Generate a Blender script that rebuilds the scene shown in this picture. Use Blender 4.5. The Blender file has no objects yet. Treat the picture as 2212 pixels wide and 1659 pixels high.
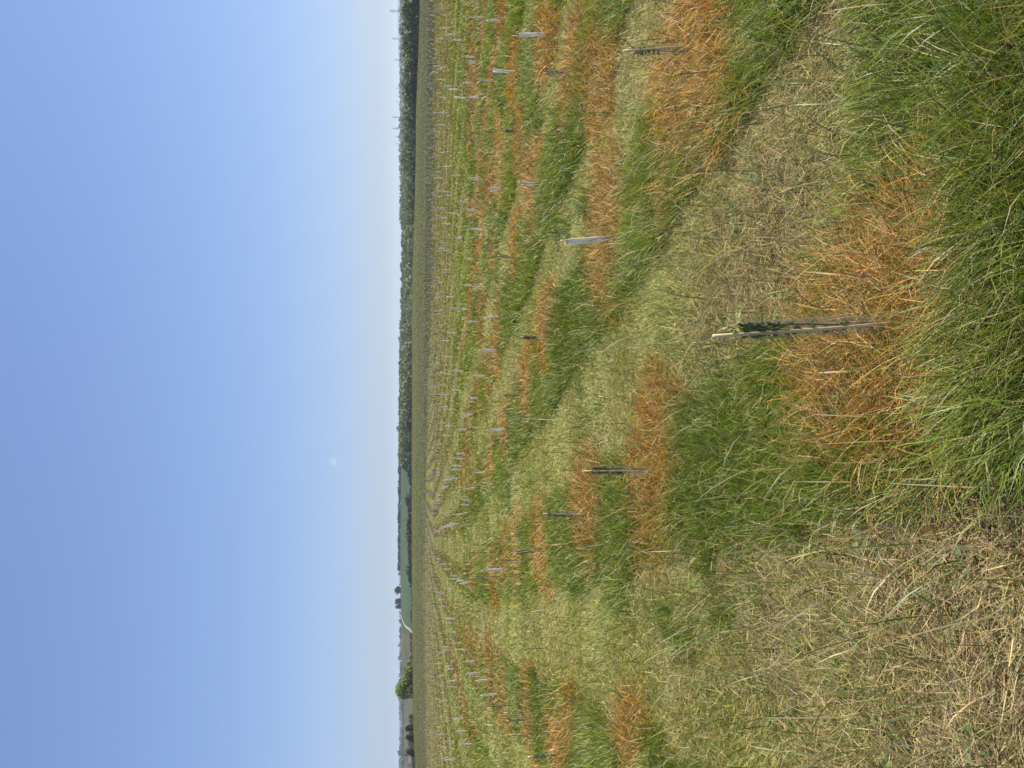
import bpy, math, random
import numpy as np

# ------------------------------------------------------------------ camera, sky, sun, exposure
SC = bpy.context.scene
COL = SC.collection
EYE = 1.72
FPX = 1760.0                                   # focal length in pixels of a 2212 x 1659 frame
PITCH = math.atan((1106 - 868) / FPX)
SKY_GAMMA, SKY_TINT = .64, (.735, .885, 1.26, 1)   # a hazy summer sky: a narrower range than clear air
SUN_AZ, SUN_EL = math.radians(77), math.radians(53)

from mathutils import Matrix, Vector
cam_data = bpy.data.cameras.new('camera')
cam_data.sensor_fit = 'HORIZONTAL'
cam_data.sensor_width = 36.0
cam_data.lens = 36.0 * FPX / 2212.0
cam_data.clip_start = 0.05
cam_data.clip_end = 40000.0
cam = bpy.data.objects.new('camera', cam_data)
COL.objects.link(cam)
SC.camera = cam
_R = Vector((1, 0, 0))
_F = Vector((0, math.cos(PITCH), -math.sin(PITCH)))
_U = Vector((0, math.sin(PITCH), math.cos(PITCH)))
_X, _Y, _Z = -_U, _R, -_F                      # the phone was held on its side: the sky lies at image left
cam.matrix_world = Matrix(((_X.x, _Y.x, _Z.x, 0), (_X.y, _Y.y, _Z.y, 0), (_X.z, _Y.z, _Z.z, EYE), (0, 0, 0, 1)))

world = bpy.data.worlds.new('World')
SC.world = world
world.use_nodes = True
wn = world.node_tree
sky = wn.nodes.new('ShaderNodeTexSky')
sky.sky_type = 'NISHITA'
sky.sun_disc = False
sky.sun_elevation = SUN_EL
sky.sun_rotation = SUN_AZ
sky.altitude = 80
sky.air_density = 1.0
sky.dust_density = .55
sky.ozone_density = 1.6
bg = wn.nodes['Background']
bg.inputs[1].default_value = 0.134
# one tiny wisp of cloud low over the horizon, as part of the sky
geo = wn.nodes.new('ShaderNodeTexCoord')
wdir = Vector(((662 - 829.5) / FPX, 1.0, 0)).normalized()
cd = Vector(((662 - 829.5) / FPX, math.cos(PITCH) - ((720 - 1106) / FPX) * math.sin(PITCH),
             -math.sin(PITCH) - ((720 - 1106) / FPX) * math.cos(PITCH))).normalized()
sub = wn.nodes.new('ShaderNodeVectorMath'); sub.operation = 'SUBTRACT'
sub.inputs[1].default_value = cd
wn.links.new(geo.outputs['Generated'], sub.inputs[0])
scl = wn.nodes.new('ShaderNodeVectorMath'); scl.operation = 'MULTIPLY'
scl.inputs[1].default_value = (95, 95, 150)
wn.links.new(sub.outputs[0], scl.inputs[0])
nz = wn.nodes.new('ShaderNodeTexNoise'); nz.inputs['Scale'].default_value = 1.3; nz.inputs['Detail'].default_value = 5
wn.links.new(scl.outputs[0], nz.inputs['Vector'])
ln = wn.nodes.new('ShaderNodeVectorMath'); ln.operation = 'LENGTH'
wn.links.new(scl.outputs[0], ln.inputs[0])
ma = wn.nodes.new('ShaderNodeMath'); ma.operation = 'MULTIPLY_ADD'
ma.inputs[1].default_value = -0.75
wn.links.new(ln.outputs['Value'], ma.inputs[0]); wn.links.new(nz.outputs[0], ma.inputs[2])
mm = wn.nodes.new('ShaderNodeMath'); mm.operation = 'MULTIPLY'; mm.use_clamp = True
mm.inputs[1].default_value = .9
wn.links.new(ma.outputs[0], mm.inputs[0])
mx = wn.nodes.new('ShaderNodeMix'); mx.data_type = 'RGBA'
mx.inputs['B'].default_value = (3.9, 4.2, 4.7, 1)
wn.links.new(mm.outputs[0], mx.inputs['Factor'])
g1_ = wn.nodes.new('ShaderNodeGamma'); g1_.inputs['Gamma'].default_value = SKY_GAMMA
t1_ = wn.nodes.new('ShaderNodeMix'); t1_.data_type = 'RGBA'; t1_.blend_type = 'MULTIPLY'
t1_.inputs['Factor'].default_value = 1; t1_.inputs['B'].default_value = SKY_TINT
wn.links.new(sky.outputs[0], g1_.inputs['Color'])
wn.links.new(g1_.outputs[0], t1_.inputs['A'])
wn.links.new(t1_.outputs['Result'], mx.inputs['A'])
wn.links.new(mx.outputs['Result'], bg.inputs[0])

sun_data = bpy.data.lights.new('sun', 'SUN')
sun_data.energy = 5.0
sun_data.angle = math.radians(0.5)
sun_data.color = (1.0, 0.925, 0.80)
sun = bpy.data.objects.new('sun', sun_data)
COL.objects.link(sun)
sdir = Vector((math.sin(SUN_AZ) * math.cos(SUN_EL), math.cos(SUN_AZ) * math.cos(SUN_EL), math.sin(SUN_EL)))
sun.rotation_euler = (-sdir).to_track_quat('-Z', 'Y').to_euler()

SC.view_settings.view_transform = 'Standard'
SC.view_settings.look = 'None'
SC.view_settings.exposure = 0.66
SC.view_settings.gamma = 1.0
SC.render.engine = 'CYCLES'
SC.cycles.max_bounces = 8
SC.cycles.transparent_max_bounces = 16
SC.cycles.volume_bounces = 1
SC.cycles.use_denoising = True

rng = np.random.default_rng(7)
random.seed(7)
PI = math.pi


# ------------------------------------------------------------------ helpers
def tag(o, label=None, cat=None, group=None, kind=None):
    if label: o['label'] = label
    if cat: o['category'] = cat
    if group: o['group'] = group
    if kind: o['kind'] = kind
    return o


def empty(name, loc=(0, 0, 0), rot=(0, 0, 0)):
    o = bpy.data.objects.new(name, None)
    o.empty_display_size = 0.2
    o.location = loc
    o.rotation_euler = rot
    COL.objects.link(o)
    return o


def mesh_np(name, V, quads=None, tris=None, col=None, mat=None, parent=None, smooth=False):
    """One mesh object from numpy arrays of vertices, quads and triangles."""
    me = bpy.data.meshes.new(name)
    V = np.asarray(V, dtype=np.float32)
    nq = 0 if quads is None else len(quads)
    nt = 0 if tris is None else len(tris)
    me.vertices.add(len(V))
    me.vertices.foreach_set('co', V.ravel())
    loops = []
    if nq: loops.append(np.asarray(quads, dtype=np.int32).ravel())
    if nt: loops.append(np.asarray(tris, dtype=np.int32).ravel())
    loops = np.concatenate(loops)
    me.loops.add(len(loops))
    me.loops.foreach_set('vertex_index', loops)
    me.polygons.add(nq + nt)
    starts = np.concatenate([np.arange(nq, dtype=np.int32) * 4, nq * 4 + np.arange(nt, dtype=np.int32) * 3])
    me.polygons.foreach_set('loop_start', starts.astype(np.int32))
    if smooth:
        me.polygons.foreach_set('use_smooth', np.ones(nq + nt, dtype=bool))
    if col is not None:
        c = np.ones((len(V), 4), dtype=np.float32)
        c[:, :3] = col
        a = me.color_attributes.new('Col', 'FLOAT_COLOR', 'POINT')
        a.data.foreach_set('color', c.ravel())
    me.update(calc_edges=True)
    if mat: me.materials.append(mat)
    o = bpy.data.objects.new(name, me)
    COL.objects.link(o)
    if parent: o.parent = parent
    return o


class MB:
    """Collects simple shapes into one mesh."""
    def __init__(self):
        self.v, self.q, self.t = [], [], []

    def add(self, V, Q=(), T=()):
        n = len(self.v)
        self.v += [tuple(p) for p in V]
        self.q += [tuple(i + n for i in f) for f in Q]
        self.t += [tuple(i + n for i in f) for f in T]

    def tube(self, pts, rad, seg=8, rx=None, cap=True):
        """Swept tube through pts; rad a number or list; rx squashes the second axis."""
        n = len(pts)
        rad = [rad] * n if not hasattr(rad, '__len__') else rad
        V = []
        for i, p in enumerate(pts):
            a = Vector(pts[max(i - 1, 0)]); b = Vector(pts[min(i + 1, n - 1)])
            d = (b - a).normalized()
            s = d.cross(Vector((0, 1, 0)))
            if s.length < 1e-3: s = d.cross(Vector((1, 0, 0)))
            s.normalize(); u = s.cross(d)
            for k in range(seg):
                th = 2 * PI * k / seg
                V.append(Vector(p) + s * math.cos(th) * rad[i] + u * math.sin(th) * rad[i] * (rx or 1))
        Q = [(i * seg + k, i * seg + (k + 1) % seg, (i + 1) * seg + (k + 1) % seg, (i + 1) * seg + k)
             for i in range(n - 1) for k in range(seg)]
        T = []
        if cap:
            V.append(Vector(pts[-1])); c = len(V) - 1
            T = [((n - 1) * seg + k, (n - 1) * seg + (k + 1) % seg, c) for k in range(seg)]
            V.append(Vector(pts[0])); c = len(V) - 1
            T += [((k + 1) % seg, k, c) for k in range(seg)]
        self.add(V, Q, T)

    def box(self, c, s):
        x, y, z = c; a, b, h = s[0] / 2, s[1] / 2, s[2] / 2
        V = [(x + i * a, y + j * b, z + k * h) for k in (-1, 1) for j in (-1, 1) for i in (-1, 1)]
        self.add(V, [(0, 2, 3, 1), (4, 5, 7, 6), (0, 1, 5, 4), (2, 6, 7, 3), (0, 4, 6, 2), (1, 3, 7, 5)])

    def leaf(self, p, d, n, L, W):
        """A small folded leaf from p along d."""
        d = Vector(d).normalized(); s = d.cross(Vector(n))
        if s.length < 1e-3: s = d.cross(Vector((1, 0, 0)))
        s.normalize(); u = s.cross(d)
        p = Vector(p); m = p + d * L * .5
        V = [p, m + s * W * .5 + u * W * .18, m - u * W * .05, m - s * W * .5 + u * W * .18, p + d * L - u * L * .12]
        self.add(V, [], [(0, 1, 2), (0, 2, 3), (1, 4, 2), (2, 4, 3)])

    def build(self, name, mat, parent=None, smooth=False):
        me = bpy.data.meshes.new(name)
        me.from_pydata([tuple(p) for p in self.v], [], [list(f) for f in self.q] + [list(f) for f in self.t])
        if smooth:
            me.polygons.foreach_set('use_smooth', np.ones(len(me.polygons), dtype=bool))
        me.materials.append(mat)
        o = bpy.data.objects.new(name, me)
        COL.objects.link(o)
        if parent: o.parent = parent
        return o


def sstep(a, b, x):
    t = np.clip((x - a) / (b - a), 0, 1)
    return t * t * (3 - 2 * t)


_lat = np.random.default_rng(3).random((512, 512)).astype(np.float32)


def vnoise(x, y, f, ox=0.0):
    """Smooth value noise in 0..1."""
    u = x * f + 137.3 + ox; v = y * f + 71.7 - ox * 1.7
    i = np.floor(u).astype(np.int64); j = np.floor(v).astype(np.int64)
    fu = u - i; fv = v - j
    fu = fu * fu * (3 - 2 * fu); fv = fv * fv * (3 - 2 * fv)
    a = _lat[i % 512, j % 512]; b = _lat[(i + 1) % 512, j % 512]
    c = _lat[i % 512, (j + 1) % 512]; d = _lat[(i + 1) % 512, (j + 1) % 512]
    return (a * (1 - fu) + b * fu) * (1 - fv) + (c * (1 - fu) + d * fu) * fv


def fbm(x, y, f, ox=0.0):
    return .55 * vnoise(x, y, f, ox) + .3 * vnoise(x, y, f * 2.1, ox + 9) + .15 * vnoise(x, y, f * 4.3, ox + 23)


# ------------------------------------------------------------------ materials
def mat_new(name):
    m = bpy.data.materials.new(name)
    m.use_nodes = True
    nt = m.node_tree
    nt.nodes.clear()
    out = nt.nodes.new('ShaderNodeOutputMaterial')
    return m, nt, out


def principled(nt, **kw):
    b = nt.nodes.new('ShaderNodeBsdfPrincipled')
    for k, v in kw.items():
        b.inputs[k].default_value = v
    return b


def simple(name, c, rough=.7, var=.25, scale=20.0, spec=.3):
    m, nt, out = mat_new(name)
    b = principled(nt, Roughness=rough)
    b.inputs['Specular IOR Level'].default_value = spec
    n = nt.nodes.new('ShaderNodeTexNoise'); n.inputs['Scale'].default_value = scale; n.inputs['Detail'].default_value = 6
    tc = nt.nodes.new('ShaderNodeTexCoord'); nt.links.new(tc.outputs['Object'], n.inputs['Vector'])
    r = nt.nodes.new('ShaderNodeValToRGB')
    r.color_ramp.elements[0].position = .3; r.color_ramp.elements[1].position = .7
    r.color_ramp.elements[0].color = tuple(x * (1 - var) for x in c) + (1,)
    r.color_ramp.elements[1].color = tuple(min(1, x * (1 + var)) for x in c) + (1,)
    nt.links.new(n.outputs[0], r.inputs[0]); nt.links.new(r.outputs[0], b.inputs['Base Color'])
    nt.links.new(b.outputs[0], out.inputs[0])
    return m


def leafy(name, trans=.35, gloss=.06, rough=.45, c=None, tcol=(1.15, 1.2, .6)):
    """Grass blades and leaves: diffuse + translucent + a thin glossy coat, colour from Col or constant."""
    m, nt, out = mat_new(name)
    if c is None:
        a = nt.nodes.new('ShaderNodeAttribute'); a.attribute_name = 'Col'; src = a.outputs['Color']
    else:
        a = nt.nodes.new('ShaderNodeRGB'); a.outputs[0].default_value = tuple(c) + (1,)
        oi = nt.nodes.new('ShaderNodeObjectInfo')
        hs = nt.nodes.new('ShaderNodeHueSaturation')
        mr = nt.nodes.new('ShaderNodeMapRange'); mr.inputs['To Min'].default_value = .7; mr.inputs['To Max'].default_value = 1.35
        nt.links.new(oi.outputs['Random'], mr.inputs['Value'])
        nt.links.new(mr.outputs[0], hs.inputs['Value'])
        nt.links.new(a.outputs[0], hs.inputs['Color']); src = hs.outputs[0]
    d = nt.nodes.new('ShaderNodeBsdfDiffuse'); nt.links.new(src, d.inputs[0])
    t = nt.nodes.new('ShaderNodeBsdfTranslucent')
    mul = nt.nodes.new('ShaderNodeMix'); mul.data_type = 'RGBA'; mul.blend_type = 'MULTIPLY'
    mul.inputs['Factor'].default_value = 1; mul.inputs['B'].default_value = tuple(tcol) + (1,)
    nt.links.new(src, mul.inputs['A']); nt.links.new(mul.outputs['Result'], t.inputs[0])
    mx = nt.nodes.new('ShaderNodeMixShader'); mx.inputs[0].default_value = trans
    nt.links.new(d.outputs[0], mx.inputs[1]); nt.links.new(t.outputs[0], mx.inputs[2])
    g = nt.nodes.new('ShaderNodeBsdfGlossy'); g.inputs['Roughness'].default_value = rough
    g.inputs['Color'].default_value = (1, 1, .95, 1)
    m2 = nt.nodes.new('ShaderNodeMixShader'); m2.inputs[0].default_value = gloss
    nt.links.new(mx.outputs[0], m2.inputs[1]); nt.links.new(g.outputs[0], m2.inputs[2])
    nt.links.new(m2.outputs[0], out.inputs[0])
    return m


def plastic(name, tint, alpha):
    """Thin translucent sleeve film."""
    m, nt, out = mat_new(name)
    tr = nt.nodes.new('ShaderNodeBsdfTransparent'); tr.inputs[0].default_value = (.9, .93, .93, 1)
    d = nt.nodes.new('ShaderNodeBsdfDiffuse'); d.inputs[0].default_value = tint + (1,)
    t = nt.nodes.new('ShaderNodeBsdfTranslucent'); t.inputs[0].default_value = tint + (1,)
    mx = nt.nodes.new('ShaderNodeMixShader'); mx.inputs[0].default_value = .6
    nt.links.new(d.outputs[0], mx.inputs[1]); nt.links.new(t.outputs[0], mx.inputs[2])
    g = nt.nodes.new('ShaderNodeBsdfGlossy'); g.inputs['Roughness'].default_value = .22
    m1 = nt.nodes.new('ShaderNodeMixShader'); m1.inputs[0].default_value = .10
    nt.links.new(mx.outputs[0], m1.inputs[1]); nt.links.new(g.outputs[0], m1.inputs[2])
    n = nt.nodes.new('ShaderNodeTexNoise'); n.inputs['Scale'].default_value = 14; n.inputs['Detail'].default_value = 4
    tc = nt.nodes.new('ShaderNodeTexCoord'); nt.links.new(tc.outputs['Object'], n.inputs['Vector'])
    mr = nt.nodes.new('ShaderNodeMapRange')
    mr.inputs['From Min'].default_value = .3; mr.inputs['From Max'].default_value = .7
    mr.inputs['To Min'].default_value = alpha - .12; mr.inputs['To Max'].default_value = alpha + .14
    nt.links.new(n.outputs[0], mr.inputs['Value'])
    m2 = nt.nodes.new('ShaderNodeMixShader'); nt.links.new(mr.outputs[0], m2.inputs[0])
    nt.links.new(tr.outputs[0], m2.inputs[1]); nt.links.new(m1.outputs[0], m2.inputs[2])
    nt.links.new(m2.outputs[0], out.inputs[0])
    return m


M_GRASS = leafy('grass_blade', .36, .035, .5)
M_DEAD = leafy('dead_grass_blade', .28, .025, .55, tcol=(1.15, 1.0, .7))
M_MOWN = leafy('mown_grass_blade', .32, .025, .55, tcol=(1.1, 1.1, .7))
M_TREE = leafy('tree_foliage', .22, .02, .6)
M_LEAF = leafy('sapling_leaf', .35, .05, .45, c=(.075, .135, .040))
M_TIP = leafy('sapling_shoot', .4, .04, .5, c=(.19, .23, .05))
M_BROWNLEAF = leafy('withered_leaf', .2, .03, .6, c=(.10, .05, .028), tcol=(1.1, .9, .7))
M_CANE = simple('bamboo', (.70, .53, .31), .5, .18, 30)
M_STEM = simple('sapling_bark', (.10, .075, .05), .8, .3, 60)
M_PLASTIC = plastic('guard_film', (.42, .39, .31), .17)
M_PLASTIC_W = plastic('pale_guard_film', (.90, .89, .85), .62)
M_BARK = simple('bark', (.10, .08, .06), .9, .3, 4)
M_STEEL = simple('galvanised_steel', (.22, .23, .25), .6, .1, .2)
M_POST = simple('weathered_post', (.16, .13, .10), .8, .3, 12)
M_WALL = simple('rendered_wall', (.78, .77, .73), .8, .05, 2)
M_ROOF = simple('dark_roof', (.09, .08, .08), .8, .2, 2)
M_GLASS = simple('window_glass', (.03, .035, .04), .15, .1, 1, .5)


# ------------------------------------------------------------------ terrain and planting rows
TY = np.array([-60, 0, 22, 30, 77, 158, 210, 260, 300, 360, 450, 600, 900, 1250, 2500, 5000, 8000, 9500, 12500.])
TT = np.array([-.60, -.47, -.41, -.30, -.20, -.08, .10, .30, .47, .60])
TZ = np.array([
    [0] * 10,
    [0] * 10,
    [-.12] * 10,
    [-.20] * 10,
    [-1.3] * 10,
    [-2.75, -2.7, -2.65, -2.6, -2.6, -2.6, -2.7, -3.0, -3.25, -3.4],
    [-2.7, -2.65, -2.4, -2.2, -2.2, -2.2, -2.4, -3.0, -3.6, -3.9],
    [-2.5, -2.45, -1.9, -1.5, -1.4, -1.4, -1.5, -2.7, -3.9, -4.5],
    [-3.5, -3.3, -2.6, -2.2, -2.4, -2.6, -2.8, -4.2, -5.4, -6],
    [-6, -6, -5.5, -5.5, -7, -8, -8, -8, -8, -8],
    [-10, -10, -8, -7, -7, -7.5, -12, -11, -10.5, -10],
    [-9, -9, -8, -7.5, -7, -7, -11, -11, -11, -11],
    [-1.2, -1.0, -.6, 2.4, 3.2, 2.6, -6.2, -6.5, -9, -9],
    [-6] * 10,
    [-2] * 10,
    [-6] * 10,
    [30, 36, 24, 2, 2, 2, 2, 6, 40, 44],
    [14, 14, 10, 0, 0, 0, 0, 2, 18, 18],
    [0] * 10], dtype=float)


def terrain(x, y):
    x = np.asarray(x, float); y = np.asarray(y, float)
    yy = np.clip(y, TY[0], TY[-1])
    t = np.clip(x / np.maximum(yy, 1.0), TT[0], TT[-1])
    i = np.clip(np.searchsorted(TY, yy) - 1, 0, len(TY) - 2)
    j = np.clip(np.searchsorted(TT, t) - 1, 0, len(TT) - 2)
    fy = (yy - TY[i]) / (TY[i + 1] - TY[i]); ft = (t - TT[j]) / (TT[j + 1] - TT[j])
    ft = ft * ft * (3 - 2 * ft)
    fy2 = np.where(yy > 200, fy * fy * (3 - 2 * fy), fy)
    z = (TZ[i, j] * (1 - ft) + TZ[i, j + 1] * ft) * (1 - fy2) + (TZ[i + 1, j] * (1 - ft) + TZ[i + 1, j + 1] * ft) * fy2
    far = sstep(20, 200, yy)
    z = z + (fbm(x, y, .9, 3) - .5) * .10 * (1 - far) + (fbm(x, y, .05, 5) - .5) * .10 * far
    big = sstep(1500, 6000, yy)
    z = z + (fbm(x, y, .0011, 8) - .5) * 26 * big
    return z


def bend_y(r):
    return 20 + 4 * np.clip(r - .5, 0, 10)


def row_x(r, y):
    yb = bend_y(r)
    return (-1.4 + 2.13 * r - .279 * np.minimum(y, yb)
            - .19 * np.clip(y - yb, 0, np.maximum(77 - yb, 0)) - .122 * np.maximum(y - 77, 0))


def row_coord(x, y):
    r = np.zeros_like(x)
    for _ in range(9):
        r = (x + 1.4 + .279 * np.minimum(y, bend_y(r))
             + .19 * np.clip(y - bend_y(r), 0, np.maximum(77 - bend_y(r), 0)) + .122 * np.maximum(y - 77, 0)) / 2.13
    return r


# near saplings as they stand in the field: x, y, guard height, cane height (0 = as guard + a little)
NEAR = [(0.21, 2.49, 0.65, 0.74), (1.94, 4.52, 0.42, 0.5), (-0.59, 5.34, 0.48, 0.57), (-1.22, 7.41, 0.42, 0), (-2.01, 9.81, 0.38, 0.46), (-2.66, 12.16, 0.33, 0.42), (-3.14, 13.71, 0.41, 0.45), (-3.72, 15.61, 0.38, 0), (-4.72, 19.89, 0.35, 0), (1.21, 6.53, 0.42, 0.5), (0.54, 9.38, 0.34, 0.44), (-0.12, 10.92, 0.42, 0.44), (-0.77, 13.51, 0.32, 0.38), (-1.34, 15.61, 0.3, 0.36), (-1.88, 17.23, 0.28, 0.38), (-2.49, 19.47, 0.26, 0.29), (-3.0, 21.07, 0.24, 0.29), (-3.24, 21.71, 0.28, 0.33), (3.13, 8.02, 0.3, 0.38), (3.4, 14.05, 0.26, 0.33), (2.6, 10.51, 0.24, 0.34), (1.91, 12.27, 0.3, 0), (1.21, 14.63, 0.27, 0.33), (1.43, 18.71, 0.31, 0.36), (0.63, 15.27, 0.34, 0.4), (0.16, 16.91, 0.29, 0.4), (-0.33, 18.96, 0.25, 0.29), (-0.77, 20.31, 0.25, 0.32), (-1.25, 22.61, 0.25, 0.28), (-1.58, 22.42, 0.3, 0.33), (-2.0, 23.41, 0.31, 0.34), (-2.22, 24.03, 0.35, 0), (-2.53, 25.17, 0.29, 0), (-2.7, 25.65, 0.33, 0), (-3.26, 28.07, 0.29, 0), (2.11, 17.66, 0.25, 0.31), (2.51, 20.75, 0.27, 0.36), (2.59, 15.52, 0.25, 0.31), (3.01, 19.62, 0.27, 0.32), (3.44, 18.1, 0.3, 0.35), (1.99, 21.54, 0.26, 0.32), (1.46, 22.8, 0.31, 0.36), (1.02, 24.7, 0.26, 0), (4.11, 19.34, 0.33, 0), (4.9, 21.87, 0.29, 0), (3.7, 11.8, 0.3, 0.42), (4.61, 14.79, 0.3, 0.35), (5.32, 17.23, 0.35, 0), (5.91, 19.62, 0.3, 0), (6.58, 21.87, 0.37, 0), (4.89, 12.66, 0.39, 0), (5.94, 15.87, 0.32, 0), (7.77, 20.92, 0.3, 0), (4.16, 9.54, 0.4, 0.49), (6.42, 14.26, 0.28, 0.39), (7.83, 17.33, 0.42, 0), (10.14, 21.87, 0.32, 0), (8.77, 20.31, 0.33, 0), (7.9, 19.62, 0.33, 0), (7.72, 19.47, 0.25, 0), (8.52, 21.87, 0.26, 0), (4.02, 16.33, 0.25, 0.31), (4.59, 18.22, 0.32, 0), (6.48, 18.34, 0.28, 0), (7.19, 20.75, 0.26, 0), (8.07, 23.0, 0.37, 0), (-4.06, 8.79, 0.32, 0.43), (-4.5, 10.84, 0.35, 0.46), (-5.29, 13.25, 0.31, 0.43), (-5.6, 14.63, 0.32, 0.37), (-5.95, 16.33, 0.31, 0.34), (-6.66, 18.71, 0.28, 0), (-6.79, 19.89, 0.3, 0), (-7.22, 21.71, 0.25, 0), (-7.45, 22.8, 0.32, 0), (-7.93, 24.93, 0.26, 0), (-8.23, 26.41, 0.26, 0), (-8.55, 28.07, 0.25, 0), (-8.26, 28.67, 0.35, 0), (-8.94, 20.17, 0.35, 0), (-9.56, 22.42, 0.33, 0), (-9.62, 23.41, 0.34, 0), (-9.9, 24.93, 0.27, 0), (-10.13, 26.15, 0.25, 0), (-10.24, 27.5, 0.29, 0), (-10.2, 28.07, 0.31, 0), (-10.35, 29.62, 0.27, 0), (-10.65, 30.87, 0.27, 0), (-11.12, 34.07, 0.29, 0), (-11.57, 35.93, 0.26, 0)]
NEARA = np.array(NEAR)

# the rest of the planting: along the rows, wherever no measured sapling stands
_pl = []
for r in range(-70, 75):
    y = 14 + rng.random() * 2.3
    while y < 215:
        x = row_x(np.array(float(r)), np.array(y))
        if abs(x) < .5 * y + 2:
            jx, jy = rng.normal(0, .07), rng.normal(0, .12)
            inmeas = y < {1: 20.8, 2: 22.8, 3: 29, 0: 29.5, -1: 37}.get(r, 24)
            if not inmeas or (y > 17 and np.min(np.hypot(NEARA[:, 0] - x, NEARA[:, 1] - y)) > 1.5 and (r < -1 or r > 4)):
                if rng.random() > .06:
                    _pl.append((x + jx, y + jy, float(np.clip(rng.normal(.31, .045), .22, .42)), r))
        y += 2.34 if y < 90 else 2.34
PLANT = np.array(_pl)

# sprayed (dead) patches round the saplings, rasterised once
GX0, GY0, GRES = -42.0, 0.0, 0.10
GNX, GNY = 840, 820
DEADG = np.zeros((GNX, GNY), np.float32)


def stamp(x, y, a, b, k=1.0):
    i0, i1 = int((x - 1.6 - GX0) / GRES), int((x + 1.6 - GX0) / GRES)
    j0, j1 = int((y - 1.6 - GY0) / GRES), int((y + 1.6 - GY0) / GRES)
    i0, j0 = max(i0, 0), max(j0, 0); i1, j1 = min(i1, GNX - 1), min(j1, GNY - 1)
    if i1 <= i0 or j1 <= j0: return
    I, J = np.meshgrid(np.arange(i0, i1), np.arange(j0, j1), indexing='ij')
    dx = GX0 + I * GRES - x; dy = GY0 + J * GRES - y
    u = dx * .963 + dy * .268; v = -dx * .268 + dy * .963
    q = np.hypot(u / a, v / b)
    nz_ = fbm(GX0 + I * GRES, GY0 + J * GRES, 2.0, 31) - .5
    w = k * (1 - sstep(.58, 1.20, q + nz_ * .85))
    DEADG[i0:i1, j0:j1] = np.maximum(DEADG[i0:i1, j0:j1], w)


for n, (x, y, h, c) in enumerate(NEAR):
    k = .55 + rng.random() * .14
    stamp(x + rng.normal(0, .05), y + (.04 if n else .17), k if n else .48, (k + .05) if n else .66, .9 + .1 * rng.random())
for x, y, a in ((2.65, 6.9, .55), (1.2, 5.0, .22), (-2.75, 5.9, .42), (-1.0, 5.5, .35), (-3.55, 8.2, .4)):
    stamp(x, y, a, a * 1.1, .9)
for x, y, h, r in PLANT:
    if y < 84 and abs(x) < 42: stamp(x, y, .46, .62 + .3 * min(1, max(0, (y - 25) / 25)), .72)


def cover(x, y):
    """Weights of dead, lush and mown turf at ground points, plus row coordinate."""
    r = row_coord(x, y)
    d = np.abs(r - np.round(r)) * 2.05
    wob = (fbm(x, y, 1.1, 11) - .5) * .35
    e_ = 1 - sstep(3.5, 8, y)
    e2_ = 1 - sstep(2.0, 3.2, y)
    lush = 1 - sstep(.34 - .20 * e_ - .06 * e2_, .58 - .02 * e_ - .18 * e2_, d + wob)
    lush = np.maximum(lush, 1 - sstep(.6, 1.0, np.hypot((x - .62) / .62, (y - 1.72) / .62) + wob))
    lush = np.maximum(lush, .75 * sstep(.64, .78, fbm(x, y, .8, 44)) * (1 - sstep(10, 22, y)) * sstep(-.6, 0, x + .25 * y))
    i = np.clip(((x - GX0) / GRES).astype(int), 0, GNX - 1); j = np.clip(((y - GY0) / GRES).astype(int), 0, GNY - 1)
    dead = np.where(y < 80, DEADG[i, j], 0)
    strip = (1 - sstep(.30, .52, d + wob * .6)) * .9
    dead = np.where(y > 78, strip, np.maximum(dead, strip * sstep(22, 40, y)))
    lush = lush * (1 - dead)
    return dead, lush, r, d


C_LUSH = np.array([.100, .160, .014]); C_LUSH2 = np.array([.180, .238, .024])
C_DEAD = np.array([.47, .245, .048]); C_DEAD2 = np.array([.43, .295, .060])
C_STRAW = np.array([.43, .35, .165]); C_MOWN = np.array([.240, .258, .080])


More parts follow.
